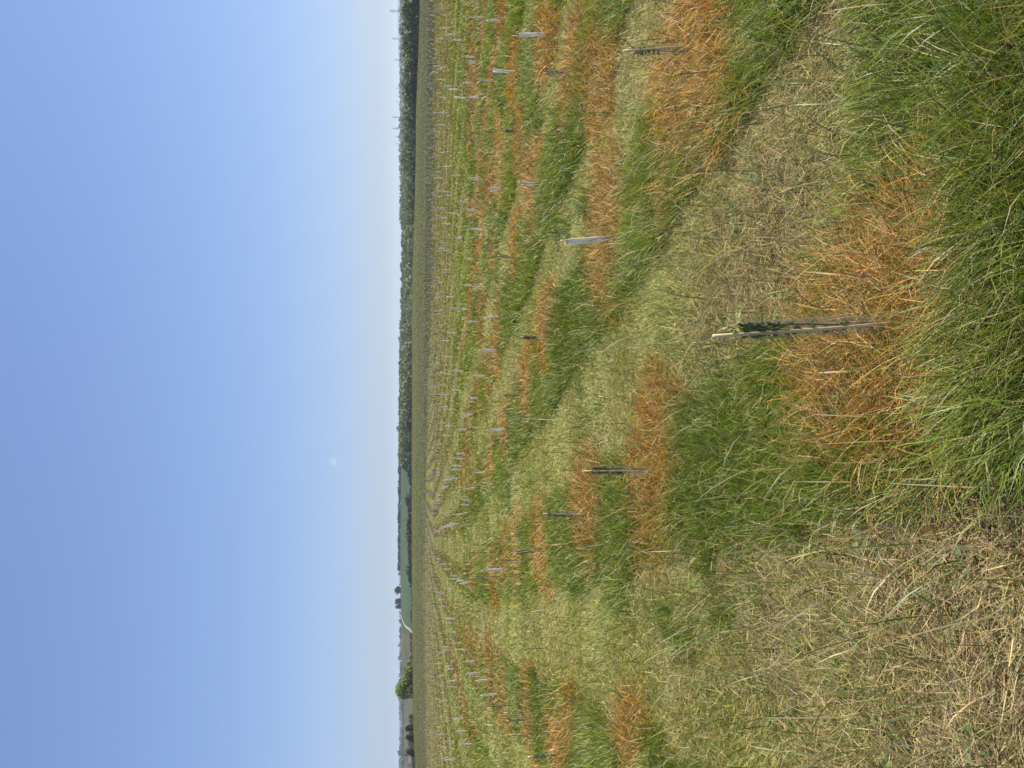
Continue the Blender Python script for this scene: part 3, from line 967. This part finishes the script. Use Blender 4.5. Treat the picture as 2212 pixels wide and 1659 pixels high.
def tree(name, u, y, zbase, h, wd, ncards, csize, colour, label, cat='tree', group=None, bushy=False, squash=1.0, lean=0.0):
    """A tree or bush at azimuth of photo column u, y metres out."""
    x = (u - 829.5) / FPX * y
    root = empty(name, (x, y, zbase))
    tr = h * (.08 if bushy else .22)
    lobes = []
    for k in range(15):
        a = rng.random() * 6.28; f = rng.random()
        rr = wd * .5 * (.80 * rng.random() ** .6) * (1 - .25 * f)
        s = wd * (.20 + .13 * rng.random())
        dome = 1 - (rr / (wd * .42)) ** 2 * .75
        s *= .75 + .35 * dome
        lobes.append((rr * math.cos(a) + lean * f * h, rr * math.sin(a) * squash, tr + (h - tr) * (.12 + .62 * f * max(dome, .2)), s, s, min(s * .8, h * .26)))
    C, n, pk = crown_points(lobes, ncards)
    hi = C[:, 2] > tr
    zr = (C[:, 2] - tr) / max(C[:, 2].max() - tr, .1)
    C[:, 2] = np.where(hi, tr + zr * (h - tr), tr * (.4 + .6 * rng.random(ncards)))
    lobe_tint = (.8 + .4 * rng.random(len(lobes)))[pk][:, None]
    c = np.clip(np.array(colour)[None] * lobe_tint * (1 + rng.normal(0, .18, (ncards, 1))), .006, .6)
    V, Q, CC = leaf_cards(C, n, np.full(ncards, csize), c)
    mesh_np('crown', V, quads=Q, col=CC, mat=M_TREE, parent=root)
    mb = MB()
    tw = .03 * h
    mb.tube([(0, 0, -.5), (.02 * h, 0, h * .25), (lean * h * .5, .02 * h, h * .6)], [tw, tw * .75, tw * .3], 8)
    for k in range(5):
        a = k * 1.257 + rng.random()
        mb.tube([(.01 * h, 0, h * (.2 + .06 * k)), (wd * .18 * math.cos(a), wd * .18 * math.sin(a), h * (.42 + .06 * k)),
                 (wd * .33 * math.cos(a), wd * .33 * math.sin(a), h * (.55 + .06 * k))], [tw * .4, tw * .25, tw * .1], 5)
    mb.build('trunk', M_BARK, root)
    tag(root, label, cat, group)
    return root


def zt(u, y): return float(terrain(np.array([(u - 829.5) / FPX * y]), np.array([float(y)]))[0])


G_DARK, G_MID, G_PALE = (.040, .062, .034), (.062, .095, .042), (.095, .130, .050)
# the big bush at the field edge, left
bx = 168
tree('large_bush', 178, 272, zt(178, 272) - .6, 6.4, 7.4, 5200, .26, (.215, .245, .075),
     'large yellow-green bush standing at the far edge of the field on the left', 'bush', bushy=True, squash=.8)
tree('low_bush', 214, 274, zt(214, 274) - .6, 3.7, 6.2, 2600, .26, (.165, .190, .070),
     'lower green bush at the right shoulder of the large yellow-green bush', 'bush', bushy=True, squash=.8)
# skyline trees on the green hill
tree('round_tree', 388, 905, zt(388, 905) - 1, 8.2, 8.6, 1300, .5, (.035, .048, .036),
     'dark round tree on the skyline, larger of the close pair on the green hill', bushy=True)
tree('round_tree', 364, 905, zt(364, 905) - 1, 7.8, 6.4, 1000, .5, G_DARK,
     'dark round tree on the skyline at the top of the chalk track', bushy=True)
tree('pale_tree', 353, 907, zt(353, 907) - 1, 7.4, 5.0, 700, .5, G_MID,
     'small paler tree touching the left side of the dark skyline tree above the track', bushy=True)
tree('skyline_tree', 599, 898, zt(599, 898) - .8, 7.0 - zt(599, 898), 6.2, 700, .5, G_DARK,
     'lone domed tree on the skyline right of the middle of the green hill', bushy=True)
tree('skyline_tree', 547, 898, zt(547, 898) - .8, 6.9 - zt(547, 898), 6.6, 700, .5, G_DARK,
     'low tree on the skyline midway along the green hill', bushy=True)
tree('skyline_tree', 734, 890, -1.0, 8.7, 9.0, 1000, .5, G_MID,
     'wide tree rising over the wood where the wood meets the green hill', bushy=True)
tree('skyline_tree', 797, 890, -1.2, 7.2, 6.4, 800, .5, G_MID,
     'grey-green tree top rising above the middle of the wood', bushy=True)
tree('skyline_tree', 1245, 890, -3.0, 6.6, 5, 500, .5, G_MID,
     'tiny tree top just breaking the skyline of the wood at right', bushy=True)
# the tall dark tree in the wood edge, right, and the round tree at the wood's left end
tree('tall_dark_tree', 1487, 335, zt(1487, 335) - .5, 7.4, 13, 3600, .42, (.038, .055, .030),
     'broad dark tree standing forward of the wood at the right', squash=.8, bushy=True)
tree('round_tree', 690, 470, zt(690, 470) - 1, 10.2, 19, 3200, .5, (.055, .085, .036),
     'rounded green tree at the left end of the wood above a dark hedge', bushy=True)
tree('hedgerow_tree', 577, 470, zt(577, 470) - 1, 8.2, 11, 2200, .5, (.045, .07, .034),
     'round bushy tree in the dark hedge below the green hill, middle', bushy=True)
tree('hedgerow_tree', 505, 465, zt(505, 465) - 1, 7.4, 14, 2000, .5, (.038, .06, .032),
     'dark tree clump at the left end of the hedge below the green hill', bushy=True)
tree('hedgerow_tree', 425, 462, zt(425, 462) - 1, 7.6, 12, 2000, .5, (.034, .052, .032),
     'dark ragged tree in the hedge directly below the skyline pair', bushy=True)


def hedge(name, u0, u1, y, h, n, csize, colour, label, cat='hedge', thick=5.0):
    x0, x1 = (u0 - 829.5) / FPX * y, (u1 - 829.5) / FPX * y
    t = rng.random(n)
    hh = h * (.65 + .6 * vnoise(t * (x1 - x0), np.full(n, y), .16, 3))
    lat = rng.normal(0, 1, n)
    a = rng.random(n) * PI
    X = x0 + (x1 - x0) * t
    Y = y + thick * .5 * np.cos(a) * (.7 + .3 * rng.random(n))
    Zg = terrain(X, Y)
    Z = Zg + hh * np.sin(a) * (.6 + .4 * rng.random(n))
    nrm = np.stack([np.zeros(n), np.cos(a), np.sin(a)], 1)
    c = np.clip(np.array(colour)[None] * (.75 + .5 * vnoise(X, Z * 2, .3, 9)[:, None]) * (1 + rng.normal(0, .15, (n, 1))), .005, .6)
    V, Q, CC = leaf_cards(np.stack([X, Y, Z], 1), nrm, np.full(n, csize), c)
    o = mesh_np(name, V, quads=Q, col=CC, mat=M_TREE)
    return tag(o, label, cat)


hedge('hedge', 395, 672, 455, 5.6, 5200, .65, (.034, .05, .034), 'long dark hedge at the foot of the green hill')
hedge('hedge', 318, 392, 450, 4.4, 1800, .6, (.075, .11, .045), 'brighter green hedge below the chalk track')
hedge('hedge', 0, 118, 300, 1.9, 2000, .30, (.085, .105, .05), 'low ragged hedge along the field edge at far left')
hedge('skyline_hedge', 430, 690, 915, 3.0, 2200, .8, (.04, .058, .04), 'thin dark hedge along the skyline of the green hill')
hedge('skyline_hedge', -40, 330, 1500, 7.5, 3400, 1.5, (.035, .052, .042), 'flat dark line of trees beyond the scrub field at left', 'hedge', 20)
for u, hh, ww, lab in ((92, 2.6, 2.2, 'small dark round bush in the low hedge nearest the big bush'),
                       (72, 2.4, 2.4, 'small dark round bush in the low hedge, between the fence posts'),
                       (41, 3.0, 3.0, 'dark tree beside the small white house at far left')):
    tree('hedge_bush', u, 296, zt(u, 296) - .3, hh + 1, ww, 700, .22, (.028, .042, .022), lab, 'bush', bushy=True)
hedge('scrub', 212, 292, 420, 5.2, 2600, .55, (.085, .085, .055), 'grey-brown scrub between the big bush and the chalk track', 'scrub', 14)


def wood():
    """The far wood: a mass of crowns on ground that rises away."""
    cen = []
    for _ in range(2600):
        u = 660 + 1080 * rng.random()
        f0 = np.interp(u, [660, 900, 1200, 1450, 1700], [500, 470, 420, 345, 310])
        y = f0 + (880 - f0) * rng.random() ** 1.25
        cen.append(((u - 829.5) / FPX * y, y))
    for u in np.linspace(655, 1740, 240):          # the wood's near edge
        y = np.interp(u, [660, 900, 1200, 1450, 1700], [495, 465, 415, 340, 305]) + rng.normal(0, 2)
        cen.append(((u - 829.5) / FPX * y, y))
    cen = np.array(cen)
    z = terrain(cen[:, 0], cen[:, 1])
    front = np.interp(cen[:, 0] / cen[:, 1] * FPX + 829.5, [660, 1300, 1660], [8.5, 7.6, 6.0])
    H = front * (.82 + .36 * rng.random(len(cen)))
    H = np.clip(np.minimum(H, 1.9 + cen[:, 1] * .0016 + rng.normal(0, .5, len(cen)) - z), 2.0, None)
    W = 2.2 + 3.6 * rng.random(len(cen)) ** 1.6
    H = H * (.9 + .05 * W)
    per = 72
    N = len(cen) * per
    k = np.repeat(np.arange(len(cen)), per)
    d = rng.normal(0, 1, (N, 3)); d[:, 2] = np.abs(d[:, 2]) * 1.0 - .25
    d /= np.linalg.norm(d, axis=1, keepdims=True)
    rad = (.7 + .35 * rng.random(N))[:, None]
    C = np.stack([cen[k, 0], cen[k, 1], z[k] + H[k] * .58], 1) + d * rad * np.stack([W[k], W[k], H[k] * .42], 1)
    low = rng.random(N) < .12
    C[low, 2] = z[k][low] + H[k][low] * .5 * rng.random(int(low.sum()))
    tint = (.50 + .72 * rng.random(len(cen)))[k][:, None]
    pale = (rng.random(len(cen)) < .30)[k][:, None]
    c = np.where(pale, np.array([[.190, .225, .080]]), np.array([[.115, .150, .056]])) * tint * (1 + rng.normal(0, .12, (N, 1)))
    V, Q, CC = leaf_cards(C, d, .42 + C[:, 1] / 1100, np.clip(c, .006, .5), .7)
    o = mesh_np('wood', V, quads=Q, col=CC, mat=M_TREE)
    tag(o, 'long plantation wood of packed crowns on the rising ground beyond the field', 'wood', kind='stuff')


wood()

# woods and hedges in hazy strips on the plain beyond
n = 2600
T = rng.random(n)
X = np.where(T < .5, -.52 + .5 * rng.random(n), .2 + .36 * rng.random(n)); Y = 1800 + 2400 * rng.random(n)
band = np.round(Y / 420) * 420 + rng.normal(0, 20, n)
X = X * band
Zz = terrain(X, band) + 3 + 6 * rng.random(n)
V, Q, CC = leaf_cards(np.stack([X, band, Zz], 1), np.tile([[0, -.3, 1]], (n, 1)).astype(float), np.full(n, 7.0),
                      np.tile([[.045, .07, .045]], (n, 1)))
tag(mesh_np('far_woods', V, quads=Q, col=CC, mat=M_TREE), 'hazy strips of far woods on the plain below the hills', 'wood', kind='stuff')


# ------------------------------------------------------------------ pylons, fence posts, house
def pylon_mb(h):
    mb = MB()
    t = .42
    lev = [(0, 4.2), (.35, 2.4), (.62, 1.35), (.80, 1.1), (.93, .9), (1.0, .05)]
    for sx in (-1, 1):
        for sy in (-1, 1):
            mb.tube([(sx * w, sy * w, f * h) for f, w in lev], t, 5)
    for (f0, w0), (f1, w1) in zip(lev[:-2], lev[1:-1]):
        for s in (-1, 1):
            mb.tube([(-w0, s * w0, f0 * h), (w1, s * w1, f1 * h)], t * .6, 4)
            mb.tube([(w0, s * w0, f0 * h), (-w1, s * w1, f1 * h)], t * .6, 4)
            mb.tube([(s * w0, -w0, f0 * h), (s * w1, w1, f1 * h)], t * .6, 4)
    return mb


def arm_mb(h, f, a):
    mb = MB()
    for s in (-1, 1):
        mb.tube([(-a, 0, f * h), (0, s * 1.1, f * h), (a, 0, f * h)], .34, 4)
        mb.tube([(-a, 0, f * h), (0, s * .9, f * h + 2.2), (a, 0, f * h)], .30, 4)
    for q in (-1, 1):
        mb.tube([(q * a, 0, f * h), (q * a, 0, f * h - 2.6)], .22, 4)
    return mb


pyl = empty('pylon')
pylon_mb(46).build('tower', M_STEEL, pyl)
for f, a in ((.64, 7.0), (.78, 8.8), (.92, 6.2)):
    arm_mb(46, f, a).build('cross_arm', M_STEEL, pyl)
pk = [c for c in COL.objects if c.parent == pyl]
plist = [(1627, 2700, 'largest and rightmost lattice pylon on the hazy horizon'),
         (1568, 3300, 'second pylon from the right on the hazy horizon'),
         (1523, 3900, 'third pylon from the right, above the right end of the wood'),
         (1462, 4900, 'faint small pylon left of the broad dark tree, nearer to that tree'),
         (1433, 5000, 'faint small pylon left of the broad dark tree, farther from that tree'),
         (1400, 3500, 'taller pylon, right one of the close group above the wood'),
         (1376, 3400, 'tallest pylon of the close group above the wood'),
         (1359, 4400, 'short pylon, second from left in the close group above the wood'),
         (1343, 4500, 'leftmost short pylon of the line above the wood')]
for i, (u, y, lab) in enumerate(plist):
    if i == 0: o = pyl
    else:
        o = pyl.copy(); COL.objects.link(o)
        for c in pk:
            n = c.copy(); n.parent = o; COL.objects.link(n)
    o.location = ((u - 829.5) / FPX * y, y, zt(u, y) - 1)
    o.rotation_euler = (0, 0, .35 + .05 * i)
    tag(o, lab, 'pylon', 'pylons on the horizon')

for i, (u, lab) in enumerate(((103, 'dark fence post on the field edge close left of the big bush'),
                              (52, 'dark fence post on the field edge between the white house and the big bush'),
                              (27, 'dark leaning fence post at the far left field edge'))):
    y = 262
    mb = MB()
    mb.tube([(0, 0, -.2), (.01, 0, .7), (.03, 0, 1.25)], [.075, .07, .065], 8)
    o = mb.build('fence_post', M_POST)
    o.location = ((u - 829.5) / FPX * y, y, zt(u, y))
    o.rotation_euler = (0, .06 * (i - 1), 0)
    tag(o, lab, 'fence post', 'posts along the far field edge')

hs = empty('white_house', ((30 - 829.5) / FPX * 420, 420, zt(30, 420)), (0, 0, .93))
mb = MB(); mb.box((0, 0, 2.4), (7.5, 5.5, 4.8))
mb.add([(-3.75, -2.75, 4.8), (-3.75, 2.75, 4.8), (-3.75, 0, 7.0), (3.75, -2.75, 4.8), (3.75, 2.75, 4.8), (3.75, 0, 7.0)], [], [(0, 2, 1), (3, 4, 5)])
mb.build('wall', M_WALL, hs)
mb = MB()
for s in (-1, 1):
    mb.add([(-4.0, s * 3.1, 4.55), (4.0, s * 3.1, 4.55), (4.0, 0, 7.12), (-4.0, 0, 7.12),
            (-4.0, s * 3.1, 4.70), (4.0, s * 3.1, 4.70), (4.0, 0, 7.27), (-4.0, 0, 7.27)],
           [(0, 1, 2, 3), (4, 5, 6, 7), (0, 1, 5, 4), (1, 2, 6, 5), (0, 3, 7, 4)])
mb.build('roof', M_ROOF, hs)
mb = MB()
for q in (-2.2, 0, 2.2): mb.box((q, -2.78, 3.4), (.9, .06, 1.1))
mb.build('window', M_GLASS, hs)
tag(hs, 'small white house among dark trees at the far left', 'house')

# ------------------------------------------------------------------ haze
m, nt, out = mat_new('haze_air')
pv = nt.nodes.new('ShaderNodeVolumePrincipled')
pv.inputs['Color'].default_value = (.78, .87, 1.0, 1)
pv.inputs['Density'].default_value = .00014
pv.inputs['Anisotropy'].default_value = .25
nt.links.new(pv.outputs[0], out.inputs['Volume'])
mb = MB()
mb.box((0, 6350, 35), (15600, 13200, 120))
hz = mb.build('haze', m)
tag(hz, 'thin pale summer haze over the fields', 'haze', kind='stuff')
